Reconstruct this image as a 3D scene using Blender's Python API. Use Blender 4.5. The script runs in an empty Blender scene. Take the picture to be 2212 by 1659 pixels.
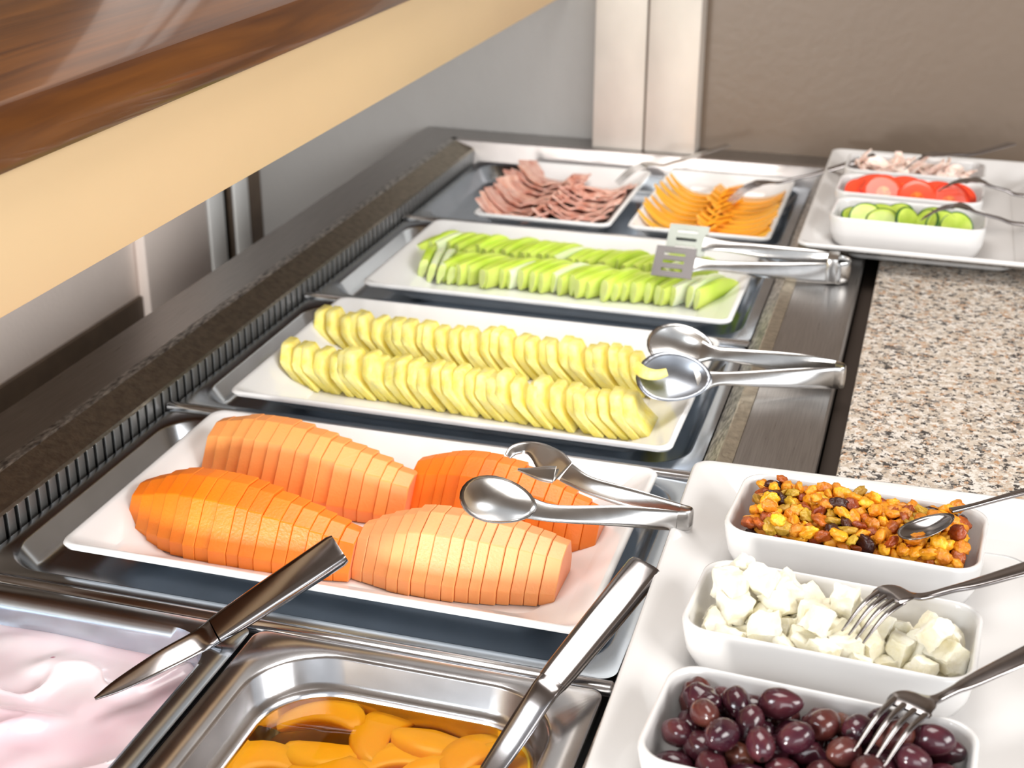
import bpy, bmesh, math, random
import numpy as np
from mathutils import Vector, Matrix, noise

C = bpy.context.scene.collection
PI = math.pi
R = math.radians

# ---------------------------------------------------------------- camera
cam_d = bpy.data.cameras.new('camera')
cam = bpy.data.objects.new('camera', cam_d)
C.objects.link(cam)
cam_d.sensor_width = 36.0
cam_d.lens = 3111.15 / 2212 * 36.0
cam_d.clip_start = 0.02
cam.matrix_world = Matrix(((0.95787888, -0.11866444, 0.26150870, 0.0),
                           (0.28714512, 0.38319771, -0.87789931, 0.0),
                           (0.00396590, 0.91601215, 0.40113091, 0.586),
                           (0, 0, 0, 1)))
cam_d.dof.use_dof = True
cam_d.dof.focus_distance = 1.06
cam_d.dof.aperture_fstop = 9.0
bpy.context.scene.camera = cam

# ---------------------------------------------------------------- world, lights, exposure
W = bpy.data.worlds.new('world')
bpy.context.scene.world = W
W.use_nodes = True
W.node_tree.nodes['Background'].inputs[0].default_value = (0.93, 0.96, 1.0, 1)
W.node_tree.nodes['Background'].inputs[1].default_value = 0.60

def area(name, loc, target, sx, sy, power, color):
    d = bpy.data.lights.new(name, 'AREA')
    d.shape = 'RECTANGLE'; d.size = sx; d.size_y = sy; d.energy = power; d.color = color
    o = bpy.data.objects.new(name, d); C.objects.link(o)
    o.location = loc
    o.rotation_euler = (Vector(target) - Vector(loc)).to_track_quat('-Z', 'Y').to_euler()
    return o
area('window_light_left', (-1.9, -0.9, 1.55), (-0.35, 1.3, 0.0), 1.6, 1.2, 98, (0.90, 0.96, 1.0))
area('window_light_behind', (1.1, -1.8, 0.85), (-0.4, 1.3, 0.0), 1.8, 1.2, 26, (0.95, 0.98, 1.0))
area('window_light_right', (1.9, 0.35, 1.30), (-1.0, 1.7, -0.10), 1.5, 0.85, 40, (1.0, 0.985, 0.96))
area('overhead_fill', (-0.25, 1.15, 1.74), (-0.3, 1.2, 0.0), 0.9, 1.1, 21, (1.0, 0.97, 0.93))  # added overhead fill that whitens the plates, no known fixture
area('under_shelf_fill', (-0.75, -0.5, 0.10), (-1.10, 1.9, -0.05), 0.25, 0.30, 20, (1.0, 0.97, 0.93))  # added fill below the shelf to brighten the left walls, no real window

vs = bpy.context.scene.view_settings
vs.view_transform = 'Standard'; vs.look = 'None'; vs.gamma = 1.0; vs.use_curve_mapping = False
vs.exposure = 0.22

# ---------------------------------------------------------------- materials
def mat(name, col, rough=0.5, metal=0.0, var=0.0, vscale=30, col2=None, bump=0.0, bscale=80,
        spec=None, sss=0.0, sssr=(1, .5, .3), coat=0.0, rnd=0.0, stretch=None, detail=4, rvar=0.0, sscale=0.01):
    m = bpy.data.materials.new(name); m.use_nodes = True
    nt = m.node_tree; b = nt.nodes['Principled BSDF']; L = nt.links.new
    b.inputs['Base Color'].default_value = (*col, 1)
    b.inputs['Roughness'].default_value = rough
    b.inputs['Metallic'].default_value = metal
    if spec is not None: b.inputs['Specular IOR Level'].default_value = spec
    if coat: b.inputs['Coat Weight'].default_value = coat; b.inputs['Coat Roughness'].default_value = 0.08
    if sss:
        b.inputs['Subsurface Weight'].default_value = sss
        b.inputs['Subsurface Radius'].default_value = sssr
        b.inputs['Subsurface Scale'].default_value = sscale
    tc = nt.nodes.new('ShaderNodeTexCoord'); src = tc.outputs['Object']
    if stretch:
        mp = nt.nodes.new('ShaderNodeMapping'); mp.inputs['Scale'].default_value = stretch
        L(src, mp.inputs[0]); src = mp.outputs[0]
    out = None
    if col2 is not None or var:
        n = nt.nodes.new('ShaderNodeTexNoise'); n.inputs['Scale'].default_value = vscale
        n.inputs['Detail'].default_value = detail
        L(src, n.inputs['Vector'])
        rp = nt.nodes.new('ShaderNodeValToRGB')
        rp.color_ramp.elements[0].position = 0.35; rp.color_ramp.elements[1].position = 0.65
        c2 = col2 if col2 is not None else tuple(min(1, c * (1 + var)) for c in col)
        c1 = col if col2 is not None else tuple(c * (1 - var) for c in col)
        rp.color_ramp.elements[0].color = (*c1, 1); rp.color_ramp.elements[1].color = (*c2, 1)
        L(n.outputs['Fac'], rp.inputs[0]); out = rp.outputs[0]
        if rvar:
            ma = nt.nodes.new('ShaderNodeMapRange'); ma.inputs[3].default_value = rough - rvar; ma.inputs[4].default_value = rough + rvar
            L(n.outputs['Fac'], ma.inputs[0]); L(ma.outputs[0], b.inputs['Roughness'])
    if rnd:
        oi = nt.nodes.new('ShaderNodeObjectInfo')
        hs = nt.nodes.new('ShaderNodeHueSaturation')
        if out: L(out, hs.inputs['Color'])
        else: hs.inputs['Color'].default_value = (*col, 1)
        mr = nt.nodes.new('ShaderNodeMapRange'); mr.inputs[3].default_value = 1 - rnd; mr.inputs[4].default_value = 1 + rnd
        L(oi.outputs['Random'], mr.inputs[0]); L(mr.outputs[0], hs.inputs['Value'])
        mh = nt.nodes.new('ShaderNodeMapRange'); mh.inputs[3].default_value = 0.5 - rnd * .03; mh.inputs[4].default_value = 0.5 + rnd * .03
        L(oi.outputs['Random'], mh.inputs[0]); L(mh.outputs[0], hs.inputs['Hue'])
        out = hs.outputs[0]
    if out: L(out, b.inputs['Base Color'])
    if bump:
        n2 = nt.nodes.new('ShaderNodeTexNoise'); n2.inputs['Scale'].default_value = bscale; n2.inputs['Detail'].default_value = 5
        L(src, n2.inputs['Vector'])
        bp = nt.nodes.new('ShaderNodeBump'); bp.inputs['Strength'].default_value = bump; bp.inputs['Distance'].default_value = 0.002
        L(n2.outputs['Fac'], bp.inputs['Height']); L(bp.outputs[0], b.inputs['Normal'])
    return m

M = {}
M['porcelain'] = mat('porcelain', (0.86, 0.86, 0.86), 0.09, spec=0.5, coat=0.3)
M['porcelain_warm'] = mat('porcelain_warm', (0.67, 0.655, 0.645), 0.11, spec=0.5, coat=0.3)
M['steel_dark'] = mat('brushed_steel_counter', (0.38, 0.365, 0.355), 0.30, 1.0, var=0.10, vscale=25, stretch=(40, 1, 1), rvar=0.06)
M['steel_pan'] = mat('pan_steel', (0.50, 0.56, 0.63), 0.20, 1.0, var=0.06, vscale=20, rvar=0.05)
M['steel_bright'] = mat('bright_steel', (0.60, 0.60, 0.62), 0.20, 1.0, var=0.04, vscale=40, rvar=0.04)
M['cutlery'] = mat('cutlery_steel', (0.30, 0.28, 0.28), 0.17, 1.0, var=0.03, vscale=60, rvar=0.03)
M['tong_steel'] = mat('tong_steel', (0.50, 0.49, 0.48), 0.22, 1.0, var=0.04, vscale=60, rvar=0.04)
M['turner'] = mat('turner_steel', (0.30, 0.32, 0.29), 0.45, 0.85, var=0.04)
M['turner_shaded'] = mat('turner_shaded_steel', (0.13, 0.12, 0.12), 0.40, 0.9, var=0.04)  # same steel as the rear blade, its darker reflection painted into the colour
M['tong_steel_reflect'] = mat('tong_steel_reflect', (0.32, 0.34, 0.38), 0.28, 1.0, var=0.05, vscale=60)  # tong steel again, with a dark bluish reflection put into the colour
M['splash'] = mat('splash_steel', (0.50, 0.47, 0.46), 0.35, 1.0, var=0.05)
M['post_steel'] = mat('post_steel', (0.72, 0.68, 0.63), 0.55, 0.6, var=0.10, vscale=9, stretch=(1, 1, .5), rvar=0.05)
M['slat'] = mat('slat_steel', (0.36, 0.36, 0.35), 0.45, 0.9, var=0.08, vscale=80)
M['worn'] = mat('worn_edge_steel', (0.20, 0.19, 0.18), 0.42, 1.0, vscale=90, col2=(0.72, 0.70, 0.66), stretch=(3, 1, 3), bump=0.4, bscale=200)
M['bevel'] = mat('bevel_steel', (0.42, 0.37, 0.29), 0.40, 1.0, var=0.15, vscale=120, bump=0.3, bscale=260)
M['black_gap'] = mat('black_gap', (0.008, 0.008, 0.008), 0.8)
M['brown_side'] = mat('brown_seal', (0.035, 0.022, 0.015), 0.7)
M['wall'] = mat('wall_paint', (0.38, 0.37, 0.36), 0.60, var=0.03, vscale=3, bump=0.5, bscale=70)
M['wall_r'] = mat('wall_paint_dim_light', (0.150, 0.110, 0.080), 0.42, var=0.04, vscale=3, bump=0.25, bscale=70)  # same wall as the left part; dimmer, warmer light put into its colour
M['wall_left'] = mat('wall_left_paint', (0.86, 0.76, 0.70), 0.6, var=0.04, vscale=6, bump=0.3, bscale=140)
M['band'] = mat('dark_plinth', (0.13, 0.09, 0.06), 0.5, var=0.1)
M['white_frame'] = mat('white_frame', (0.92, 0.93, 0.92), 0.3)
M['dark_glass'] = mat('dark_glass', (0.012, 0.016, 0.018), 0.15)
M['cream'] = mat('cream_board', (0.70, 0.51, 0.29), 0.45, var=0.02, vscale=4)
M['ceiling'] = mat('ceiling_paint', (0.22, 0.175, 0.14), 0.8)
M['floor'] = mat('floor_tile', (0.16, 0.13, 0.11), 0.4, var=0.1)
M['papaya_a'] = mat('papaya_peach', (1.0, 0.41, 0.13), 0.38, col2=(1.0, 0.31, 0.07), vscale=14, sss=0.25, rnd=0.05, bump=0.15, bscale=400, detail=1)
M['papaya_b'] = mat('papaya_deep', (1.0, 0.195, 0.004), 0.36, col2=(1.0, 0.27, 0.03), vscale=14, sss=0.2, rnd=0.05, bump=0.15, bscale=400, detail=1)
M['papaya_c'] = mat('papaya_orange', (1.0, 0.19, 0.006), 0.36, col2=(1.0, 0.27, 0.035), vscale=14, sss=0.2, rnd=0.05, bump=0.15, bscale=400, detail=1)
M['papaya_d'] = mat('papaya_pale', (1.0, 0.46, 0.20), 0.40, col2=(1.0, 0.38, 0.13), vscale=14, sss=0.3, rnd=0.04, bump=0.15, bscale=400, detail=1)
M['papaya_core'] = mat('papaya_core', (1.0, 0.34, 0.16), 0.45, var=0.05, sss=0.2)
M['papaya_rind'] = mat('papaya_rind', (0.9, 0.75, 0.10), 0.4)
M['pineapple'] = mat('pineapple_flesh', (1.0, 0.80, 0.14), 0.42, col2=(1.0, 0.89, 0.36), vscale=60, sss=0.35, rnd=0.04, bump=0.7, bscale=220, sssr=(1, .8, .3))
M['melon'] = mat('melon_flesh', (0.44, 0.64, 0.02), 0.35, col2=(0.70, 0.82, 0.17), vscale=22, sss=0.3, rnd=0.09, bump=0.15, bscale=200, sssr=(.6, 1, .2), detail=1)
M['melon_pale'] = mat('melon_flesh_pale', (0.72, 0.82, 0.42), 0.35, col2=(0.85, 0.90, 0.66), vscale=22, sss=0.3, rnd=0.05)
M['melon_end'] = mat('melon_cut_end', (0.70, 0.84, 0.20), 0.35, col2=(0.80, 0.90, 0.36), vscale=22, sss=0.2)
M['cheese'] = mat('cheddar', (1.0, 0.46, 0.035), 0.38, var=0.04, vscale=20, sss=0.25, rnd=0.05)
M['ham'] = mat('cooked_ham', (0.64, 0.27, 0.19), 0.40, col2=(0.90, 0.60, 0.50), vscale=70, rnd=0.12, sss=0.15, bump=0.3, bscale=150)
M['turkey'] = mat('shredded_meat', (0.85, 0.55, 0.45), 0.45, col2=(0.92, 0.76, 0.68), vscale=60, rnd=0.08, sss=0.2)
M['feta'] = mat('feta', (0.78, 0.72, 0.52), 0.75, col2=(0.88, 0.84, 0.72), vscale=60, sss=0.3, sssr=(1, .9, .6), bump=0.5, bscale=300)
M['olive'] = mat('kalamata', (0.032, 0.007, 0.015), 0.16, col2=(0.085, 0.020, 0.026), vscale=45, rnd=0.35, coat=0.25, bump=0.15, bscale=90)
M['olive_brown'] = mat('kalamata_brown', (0.12, 0.034, 0.022), 0.20, col2=(0.07, 0.018, 0.02), vscale=45, rnd=0.3, coat=0.25)
M['olive_hole'] = mat('olive_hole', (0.02, 0.006, 0.006), 0.5)
M['raisin_gold'] = mat('golden_raisin', (0.90, 0.38, 0.02), 0.30, col2=(0.62, 0.20, 0.008), vscale=120, rnd=0.3, sss=0.25, bump=0.8, bscale=260)
M['raisin_green'] = mat('green_raisin', (0.55, 0.33, 0.03), 0.30, col2=(0.42, 0.24, 0.02), vscale=120, rnd=0.3, sss=0.25, bump=0.8, bscale=260)
M['raisin_amber'] = mat('amber_raisin', (0.46, 0.10, 0.01), 0.27, col2=(0.25, 0.045, 0.006), vscale=120, rnd=0.3, sss=0.15, bump=0.8, bscale=260)
M['raisin_dark'] = mat('dark_raisin', (0.045, 0.010, 0.006), 0.30, var=0.3, vscale=90, rnd=0.3, bump=0.9, bscale=220)
M['peach'] = mat('peach_flesh', (1.0, 0.62, 0.03), 0.34, col2=(1.0, 0.50, 0.015), vscale=18, sss=0.3, rnd=0.05, detail=1)
M['peach_core'] = mat('peach_core', (0.95, 0.36, 0.02), 0.45, col2=(0.85, 0.22, 0.03), vscale=60, sss=0.2)
M['tomato'] = mat('tomato_skin', (0.80, 0.045, 0.015), 0.22, var=0.08, coat=0.3, rnd=0.08)
M['tomato_flesh'] = mat('tomato_flesh', (0.80, 0.07, 0.025), 0.25, var=0.08, vscale=60, coat=0.2)
M['tomato_gel'] = mat('tomato_gel', (0.70, 0.06, 0.012), 0.16, col2=(0.80, 0.22, 0.04), vscale=180, coat=0.4)
M['cuke_skin'] = mat('cucumber_skin', (0.03, 0.10, 0.012), 0.3, var=0.3, vscale=60, rnd=0.2)
M['cuke'] = mat('cucumber_flesh', (0.36, 0.50, 0.04), 0.28, col2=(0.52, 0.62, 0.10), vscale=60, rnd=0.06, coat=0.2, sss=0.15, sssr=(.6, 1, .2))

def granite():
    m = bpy.data.materials.new('granite'); m.use_nodes = True
    nt = m.node_tree; b = nt.nodes['Principled BSDF']; L = nt.links.new
    tc = nt.nodes.new('ShaderNodeTexCoord')
    nz = nt.nodes.new('ShaderNodeTexNoise'); nz.inputs['Scale'].default_value = 300; nz.inputs['Detail'].default_value = 2
    mx = nt.nodes.new('ShaderNodeMixRGB'); mx.blend_type = 'LINEAR_LIGHT'; mx.inputs[0].default_value = 0.006
    L(tc.outputs['Object'], nz.inputs[0]); L(tc.outputs['Object'], mx.inputs[1]); L(nz.outputs['Color'], mx.inputs[2])
    v = nt.nodes.new('ShaderNodeTexVoronoi'); v.inputs['Scale'].default_value = 245; v.inputs['Randomness'].default_value = 1
    L(mx.outputs[0], v.inputs['Vector'])
    sep = nt.nodes.new('ShaderNodeSeparateColor'); L(v.outputs['Color'], sep.inputs[0])
    rp = nt.nodes.new('ShaderNodeValToRGB'); cr = rp.color_ramp; cr.interpolation = 'CONSTANT'
    stops = [(0, (0.045, 0.042, 0.04)), (0.15, (0.22, 0.20, 0.18)), (0.24, (0.44, 0.27, 0.16)), (0.33, (0.47, 0.39, 0.31)), (0.52, (0.57, 0.50, 0.42)), (0.76, (0.70, 0.65, 0.59))]
    cr.elements[0].position = 0; cr.elements[0].color = (*stops[0][1], 1)
    cr.elements[1].position = stops[1][0]; cr.elements[1].color = (*stops[1][1], 1)
    for p, c in stops[2:]:
        e = cr.elements.new(p); e.color = (*c, 1)
    L(sep.outputs[0], rp.inputs[0]); L(rp.outputs[0], b.inputs['Base Color'])
    b.inputs['Roughness'].default_value = 0.35
    return m
M['granite'] = granite()

def wood():
    m = bpy.data.materials.new('varnished_wood'); m.use_nodes = True
    nt = m.node_tree; b = nt.nodes['Principled BSDF']; L = nt.links.new
    tc = nt.nodes.new('ShaderNodeTexCoord'); mp = nt.nodes.new('ShaderNodeMapping'); mp.inputs['Scale'].default_value = (26, 1.6, 26)
    n = nt.nodes.new('ShaderNodeTexNoise'); n.inputs['Scale'].default_value = 2.5; n.inputs['Detail'].default_value = 8; n.inputs['Distortion'].default_value = 0.6
    L(tc.outputs['Object'], mp.inputs[0]); L(mp.outputs[0], n.inputs['Vector'])
    rp = nt.nodes.new('ShaderNodeValToRGB')
    rp.color_ramp.elements[0].position = 0.3; rp.color_ramp.elements[0].color = (0.050, 0.013, 0.002, 1)
    rp.color_ramp.elements[1].position = 0.75; rp.color_ramp.elements[1].color = (0.17, 0.056, 0.007, 1)
    L(n.outputs['Fac'], rp.inputs[0]); L(rp.outputs[0], b.inputs['Base Color'])
    b.inputs['Roughness'].default_value = 0.30; b.inputs['Specular IOR Level'].default_value = 0.35; b.inputs['Coat Weight'].default_value = 0.3; b.inputs['Coat Roughness'].default_value = 0.06
    return m
M['wood'] = wood()

def yogurt_mat():
    m = mat('berry_yogurt', (0.84, 0.62, 0.69), 0.22, col2=(0.93, 0.81, 0.85), vscale=14, sss=0.3, sssr=(1, .7, .7), coat=0.3, detail=2)
    nt = m.node_tree; b = nt.nodes['Principled BSDF']; L = nt.links.new
    src = b.inputs['Base Color'].links[0].from_socket
    tc = nt.nodes.new('ShaderNodeTexCoord')
    v = nt.nodes.new('ShaderNodeTexVoronoi'); v.inputs['Scale'].default_value = 55
    L(tc.outputs['Object'], v.inputs['Vector'])
    rp = nt.nodes.new('ShaderNodeValToRGB')
    rp.color_ramp.elements[0].position = 0.05; rp.color_ramp.elements[0].color = (1, 1, 1, 1)
    rp.color_ramp.elements[1].position = 0.13; rp.color_ramp.elements[1].color = (0, 0, 0, 1)
    L(v.outputs['Distance'], rp.inputs[0])
    sp = nt.nodes.new('ShaderNodeSeparateColor'); L(v.outputs['Color'], sp.inputs[0])
    gt = nt.nodes.new('ShaderNodeMath'); gt.operation = 'GREATER_THAN'; gt.inputs[1].default_value = 0.70; L(sp.outputs[0], gt.inputs[0])
    ml = nt.nodes.new('ShaderNodeMath'); ml.operation = 'MULTIPLY'; L(rp.outputs[0], ml.inputs[0]); L(gt.outputs[0], ml.inputs[1])
    mx = nt.nodes.new('ShaderNodeMixRGB'); L(ml.outputs[0], mx.inputs[0]); L(src, mx.inputs[1]); mx.inputs[2].default_value = (0.55, 0.22, 0.30, 1)
    L(mx.outputs[0], b.inputs['Base Color'])
    return m
M['yogurt'] = yogurt_mat()

def syrup_mat():
    m = bpy.data.materials.new('syrup'); m.use_nodes = True
    nt = m.node_tree; L = nt.links.new
    for n in list(nt.nodes): nt.nodes.remove(n)
    o = nt.nodes.new('ShaderNodeOutputMaterial')
    t = nt.nodes.new('ShaderNodeBsdfTransparent'); t.inputs[0].default_value = (0.98, 0.84, 0.55, 1)
    g = nt.nodes.new('ShaderNodeBsdfGlossy'); g.inputs['Roughness'].default_value = 0.03; g.inputs[0].default_value = (1, 1, 1, 1)
    f = nt.nodes.new('ShaderNodeFresnel'); f.inputs[0].default_value = 1.36
    tc = nt.nodes.new('ShaderNodeTexCoord'); nz = nt.nodes.new('ShaderNodeTexNoise'); nz.inputs['Scale'].default_value = 18; bp = nt.nodes.new('ShaderNodeBump'); bp.inputs['Strength'].default_value = 0.12; bp.inputs['Distance'].default_value = 0.004
    L(tc.outputs['Object'], nz.inputs[0]); L(nz.outputs['Fac'], bp.inputs['Height']); L(bp.outputs[0], g.inputs['Normal'])
    x = nt.nodes.new('ShaderNodeMixShader')
    L(f.outputs[0], x.inputs[0]); L(t.outputs[0], x.inputs[1]); L(g.outputs[0], x.inputs[2]); L(x.outputs[0], o.inputs[0])
    return m
M['syrup'] = syrup_mat()

# ---------------------------------------------------------------- helpers
def finish(name, bm, m, parent=None, smooth=None, loc=None, rot=None):
    bmesh.ops.recalc_face_normals(bm, faces=bm.faces)
    me = bpy.data.meshes.new(name); bm.to_mesh(me); bm.free()
    for x in (m if isinstance(m, (list, tuple)) else [m]): me.materials.append(x)
    if smooth is not None:
        me.shade_smooth()
        if smooth < 180: me.set_sharp_from_angle(angle=R(smooth))
    o = bpy.data.objects.new(name, me); C.objects.link(o)
    if parent: o.parent = parent
    if loc is not None: o.location = loc
    if rot is not None: o.rotation_euler = rot
    return o

def inst(name, me, loc=(0, 0, 0), rot=(0, 0, 0), sc=(1, 1, 1), parent=None):
    o = bpy.data.objects.new(name, me); C.objects.link(o)
    o.location = loc; o.rotation_euler = rot; o.scale = sc
    if parent: o.parent = parent
    return o

def tag(o, label=None, cat=None, group=None, kind=None):
    if label: o['label'] = label
    if cat: o['category'] = cat
    if group: o['group'] = group
    if kind: o['kind'] = kind
    return o

def thing(name, label, cat, loc=(0, 0, 0), group=None, rot=(0, 0, 0)):
    o = bpy.data.objects.new(name, None); C.objects.link(o)
    o.empty_display_size = 0.02; o.location = loc; o.rotation_euler = rot
    return tag(o, label, cat, group)

def box(bm, x0, x1, y0, y1, z0, z1, bev=0.0):
    r = bmesh.ops.create_cube(bm, size=1.0)
    for v in r['verts']:
        v.co = Vector((x0 + (v.co.x + .5) * (x1 - x0), y0 + (v.co.y + .5) * (y1 - y0), z0 + (v.co.z + .5) * (z1 - z0)))
    if bev:
        es = list({e for v in r['verts'] for e in v.link_edges})
        bmesh.ops.bevel(bm, geom=es, offset=bev, segments=2, affect='EDGES', profile=0.5)

def bobj(name, x0, x1, y0, y1, z0, z1, m, parent=None, bev=0.0):
    bm = bmesh.new(); box(bm, x0, x1, y0, y1, z0, z1, bev)
    return finish(name, bm, m, parent, 40 if bev else None)

def ring(cx, cy, w, d, r, z, n=6):
    r = min(r, w / 2 - 1e-4, d / 2 - 1e-4); P = []
    for sx, sy, a0 in ((1, 1, 0), (-1, 1, 90), (-1, -1, 180), (1, -1, 270)):
        for k in range(n + 1):
            a = R(a0 + 90 * k / n)
            P.append(Vector((cx + sx * (w / 2 - r) + r * math.cos(a), cy + sy * (d / 2 - r) + r * math.sin(a), z)))
    return P

def loft(bm, rings, cap0=True, cap1=True):
    prev = None; first = None
    for P in rings:
        vs_ = [bm.verts.new(p) for p in P]
        if prev:
            for i in range(len(P)):
                j = (i + 1) % len(P)
                bm.faces.new((prev[i], prev[j], vs_[j], vs_[i]))
        else: first = vs_
        prev = vs_
    if cap0: bm.faces.new(first[::-1])
    if cap1: bm.faces.new(prev)

def ribbon(bm, pts, side=None, caps=True, n=10, power=3.0):
    """pts: (pos, halfwidth, halfthick[, side]) ; superellipse cross-section swept along pts"""
    prev = None
    N = len(pts)
    P = [Vector(p[0]) for p in pts]
    for i in range(N):
        t = (P[min(i + 1, N - 1)] - P[max(i - 1, 0)]).normalized()
        s = Vector(pts[i][3]) if len(pts[i]) > 3 else Vector(side)
        s = (s - t * s.dot(t)).normalized(); u = t.cross(s)
        vs_ = []
        for k in range(n):
            a = 2 * PI * k / n
            c, q = math.cos(a), math.sin(a)
            x = math.copysign(abs(c) ** (2 / power), c); y = math.copysign(abs(q) ** (2 / power), q)
            vs_.append(bm.verts.new(P[i] + s * (pts[i][1] * x) + u * (pts[i][2] * y)))
        if prev:
            for k in range(n):
                bm.faces.new((prev[k], prev[(k + 1) % n], vs_[(k + 1) % n], vs_[k]))
        elif caps: bm.faces.new(vs_[::-1])
        prev = vs_
    if caps: bm.faces.new(prev)

def curve_pts(ctrl, n=8):
    """Catmull-Rom through control tuples (pos, hw, ht[, side])"""
    out = []
    K = len(ctrl)
    def g(i): return ctrl[max(0, min(K - 1, i))]
    def flat(c):
        r = list(c[0]) + [c[1], c[2]]
        return np.array(r + (list(c[3]) if len(c) > 3 else []), float)
    F = [flat(c) for c in ctrl]
    for i in range(K - 1):
        p0, p1, p2, p3 = F[max(0, i - 1)], F[i], F[i + 1], F[min(K - 1, i + 2)]
        for k in range(n):
            t = k / n
            q = 0.5 * ((2 * p1) + (-p0 + p2) * t + (2 * p0 - 5 * p1 + 4 * p2 - p3) * t * t + (-p0 + 3 * p1 - 3 * p2 + p3) * t ** 3)
            out.append(q)
    out.append(F[-1])
    return [(tuple(q[:3]), max(q[3], 1e-4), max(q[4], 1e-4)) + ((tuple(q[5:8]),) if len(q) > 5 else ()) for q in out]

ORD = ['first', 'second', 'third', 'fourth', 'fifth', 'sixth', 'seventh', 'eighth', 'ninth', 'tenth', 'eleventh', 'twelfth', 'thirteenth',
       'fourteenth', 'fifteenth', 'sixteenth', 'seventeenth', 'eighteenth', 'nineteenth', 'twentieth']
def place(i, n, what='from the left'):
    if i == 0: return 'leftmost'
    if i == n - 1: return 'rightmost'
    if i < n / 2: return ORD[i] + ' from the left'
    return ORD[n - 1 - i] + ' from the right'

# ---------------------------------------------------------------- structure
WY = 2.178      # face of the end wall
def struct(o): o['kind'] = 'structure'; return o
struct(bobj('floor', -2.6, 2.2, -2.2, 2.4, -0.92, -0.87, M['floor']))
wb = struct(bobj('wall_back', -1.8, -0.35, WY, WY + .1, -0.87, 1.75, M['wall']))
struct(bobj('ceiling', -2.6, 2.2, -1.2, 2.3, 1.78, 1.84, M['ceiling']))
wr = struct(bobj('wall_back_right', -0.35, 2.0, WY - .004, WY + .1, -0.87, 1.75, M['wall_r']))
struct(bobj('wall_left', -1.32, -1.12, -0.2, WY, -0.87, 1.75, M['wall_left']))
struct(bobj('trim_1', -1.119, -1.112, -0.2, 1.789, -0.87, -0.163, M['band']))
struct(bobj('trim_4', -1.119, -1.108, -0.2, 1.789, -0.005, 1.75, M['band']))
struct(bobj('trim_2', -1.119, -1.10, 1.79, 1.985, -0.87, 1.75, M['wall_left'], bev=0.004))
win = struct(bobj('window_1', -1.119, -1.108, 1.986, 2.13, -0.87, 1.75, M['dark_glass']))
bobj('window_frame', -1.1075, -1.098, 1.988, 2.040, -0.87, 1.75, M['white_frame'], win, 0.003)
bobj('window_frame', -1.1075, -1.098, 2.076, 2.128, -0.87, 1.75, M['white_frame'], win, 0.003)
bobj('window_seal', -1.1075, -1.101, 2.062, 2.075, -0.87, 1.75, M['band'], win, 0.002)
struct(bobj('trim_3', -1.119, -1.10, 2.1305, WY - .002, -0.87, 1.75, M['band']))

# ---------------------------------------------------------------- counter
cnt = thing('buffet_counter', 'dark brushed steel buffet counter with slatted vent on its left and pan wells in rows', 'counter', (-0.43, 1.2, -0.87))
def cpart(name, x0, x1, y0, y1, z0, z1, m, bev=0.0, base=cnt):
    o = bobj(name, x0, x1, y0, y1, z0, z1, m, None, bev)
    o.parent = base; o.matrix_parent_inverse = Matrix.Translation(base.location).inverted()
    return o
def cprof(name, prof, y0, y1, m, smooth=None):
    """prism: profile in XZ extruded along Y"""
    bm = bmesh.new()
    a = [bm.verts.new((x, y0, z)) for x, z in prof]; b = [bm.verts.new((x, y1, z)) for x, z in prof]
    n = len(prof)
    for i in range(n): bm.faces.new((a[i], a[(i + 1) % n], b[(i + 1) % n], b[i]))
    bm.faces.new(a[::-1]); bm.faces.new(b)
    o = finish(name, bm, m, None, smooth)
    o.parent = cnt; o.matrix_parent_inverse = Matrix.Translation(cnt.location).inverted()
    return o
Y0, Y1 = 0.25, 2.108
cpart('cabinet_body', -0.78, -0.075, Y0, 2.174, -0.87, -0.20, M['steel_dark'])
cpart('cabinet_side', -0.79, -0.72, Y0, 2.174, -0.20, 0.018, M['steel_dark'])
cprof('left_deck', [(-0.793, 0.015), (-0.793, 0.028), (-0.791, 0.03), (-0.732, 0.03), (-0.732, 0.015)], Y0, 2.174, M['steel_dark'])
cprof('worn_edge', [(-0.732, 0.015), (-0.732, 0.0302), (-0.724, 0.0302), (-0.722, 0.029), (-0.722, 0.015)], Y0, Y1, M['worn'])
cprof('left_bevel', [(-0.722, 0.015), (-0.722, 0.029), (-0.692, 0.019), (-0.692, 0.015)], Y0, Y1, M['bevel'])
cpart('vent_backing', -0.715, -0.703, Y0, Y1, -0.045, 0.015, M['black_gap'])
bm = bmesh.new(); box(bm, 0.002, 0.0040, -0.0050, 0.0050, -0.029, 0.0295, 0.0007)
slat0 = None
y = 0.46
while y < Y1 - .01:
    if slat0 is None:
        slat0 = finish('vent_slat', bm, M['slat'], None, 40); o = slat0
    else:
        o = slat0.copy(); C.objects.link(o)
    o.parent = cnt
    o.location = (-0.695 + 0.43, y - 1.2, -0.014 + 0.87)
    y += 0.0150
cpart('vent_rail', -0.70, -0.6905, 0.46, Y1, -0.046, -0.040, M['steel_dark'])
# back frame: sloping splash towards the wells + flat strip against the wall
bmk = bmesh.new()
prof = [(2.122, 0.03), (2.112, 0.0305), (2.108, 0.029), (2.100, -0.012), (2.122, -0.012)]
a = [bmk.verts.new((-0.722, yy, zz)) for yy, zz in prof]; b = [bmk.verts.new((-0.148, yy, zz)) for yy, zz in prof]
for i in range(5): bmk.faces.new((a[i], a[(i + 1) % 5], b[(i + 1) % 5], b[i]))
bmk.faces.new(a[::-1]); bmk.faces.new(b)
o = finish('back_splash', bmk, M['splash'], None, 30); o.parent = cnt; o.matrix_parent_inverse = Matrix.Translation(cnt.location).inverted()
cpart('back_deck', -0.732, -0.066, 2.1225, 2.174, 0.015, 0.0298, M['steel_dark'])
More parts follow.
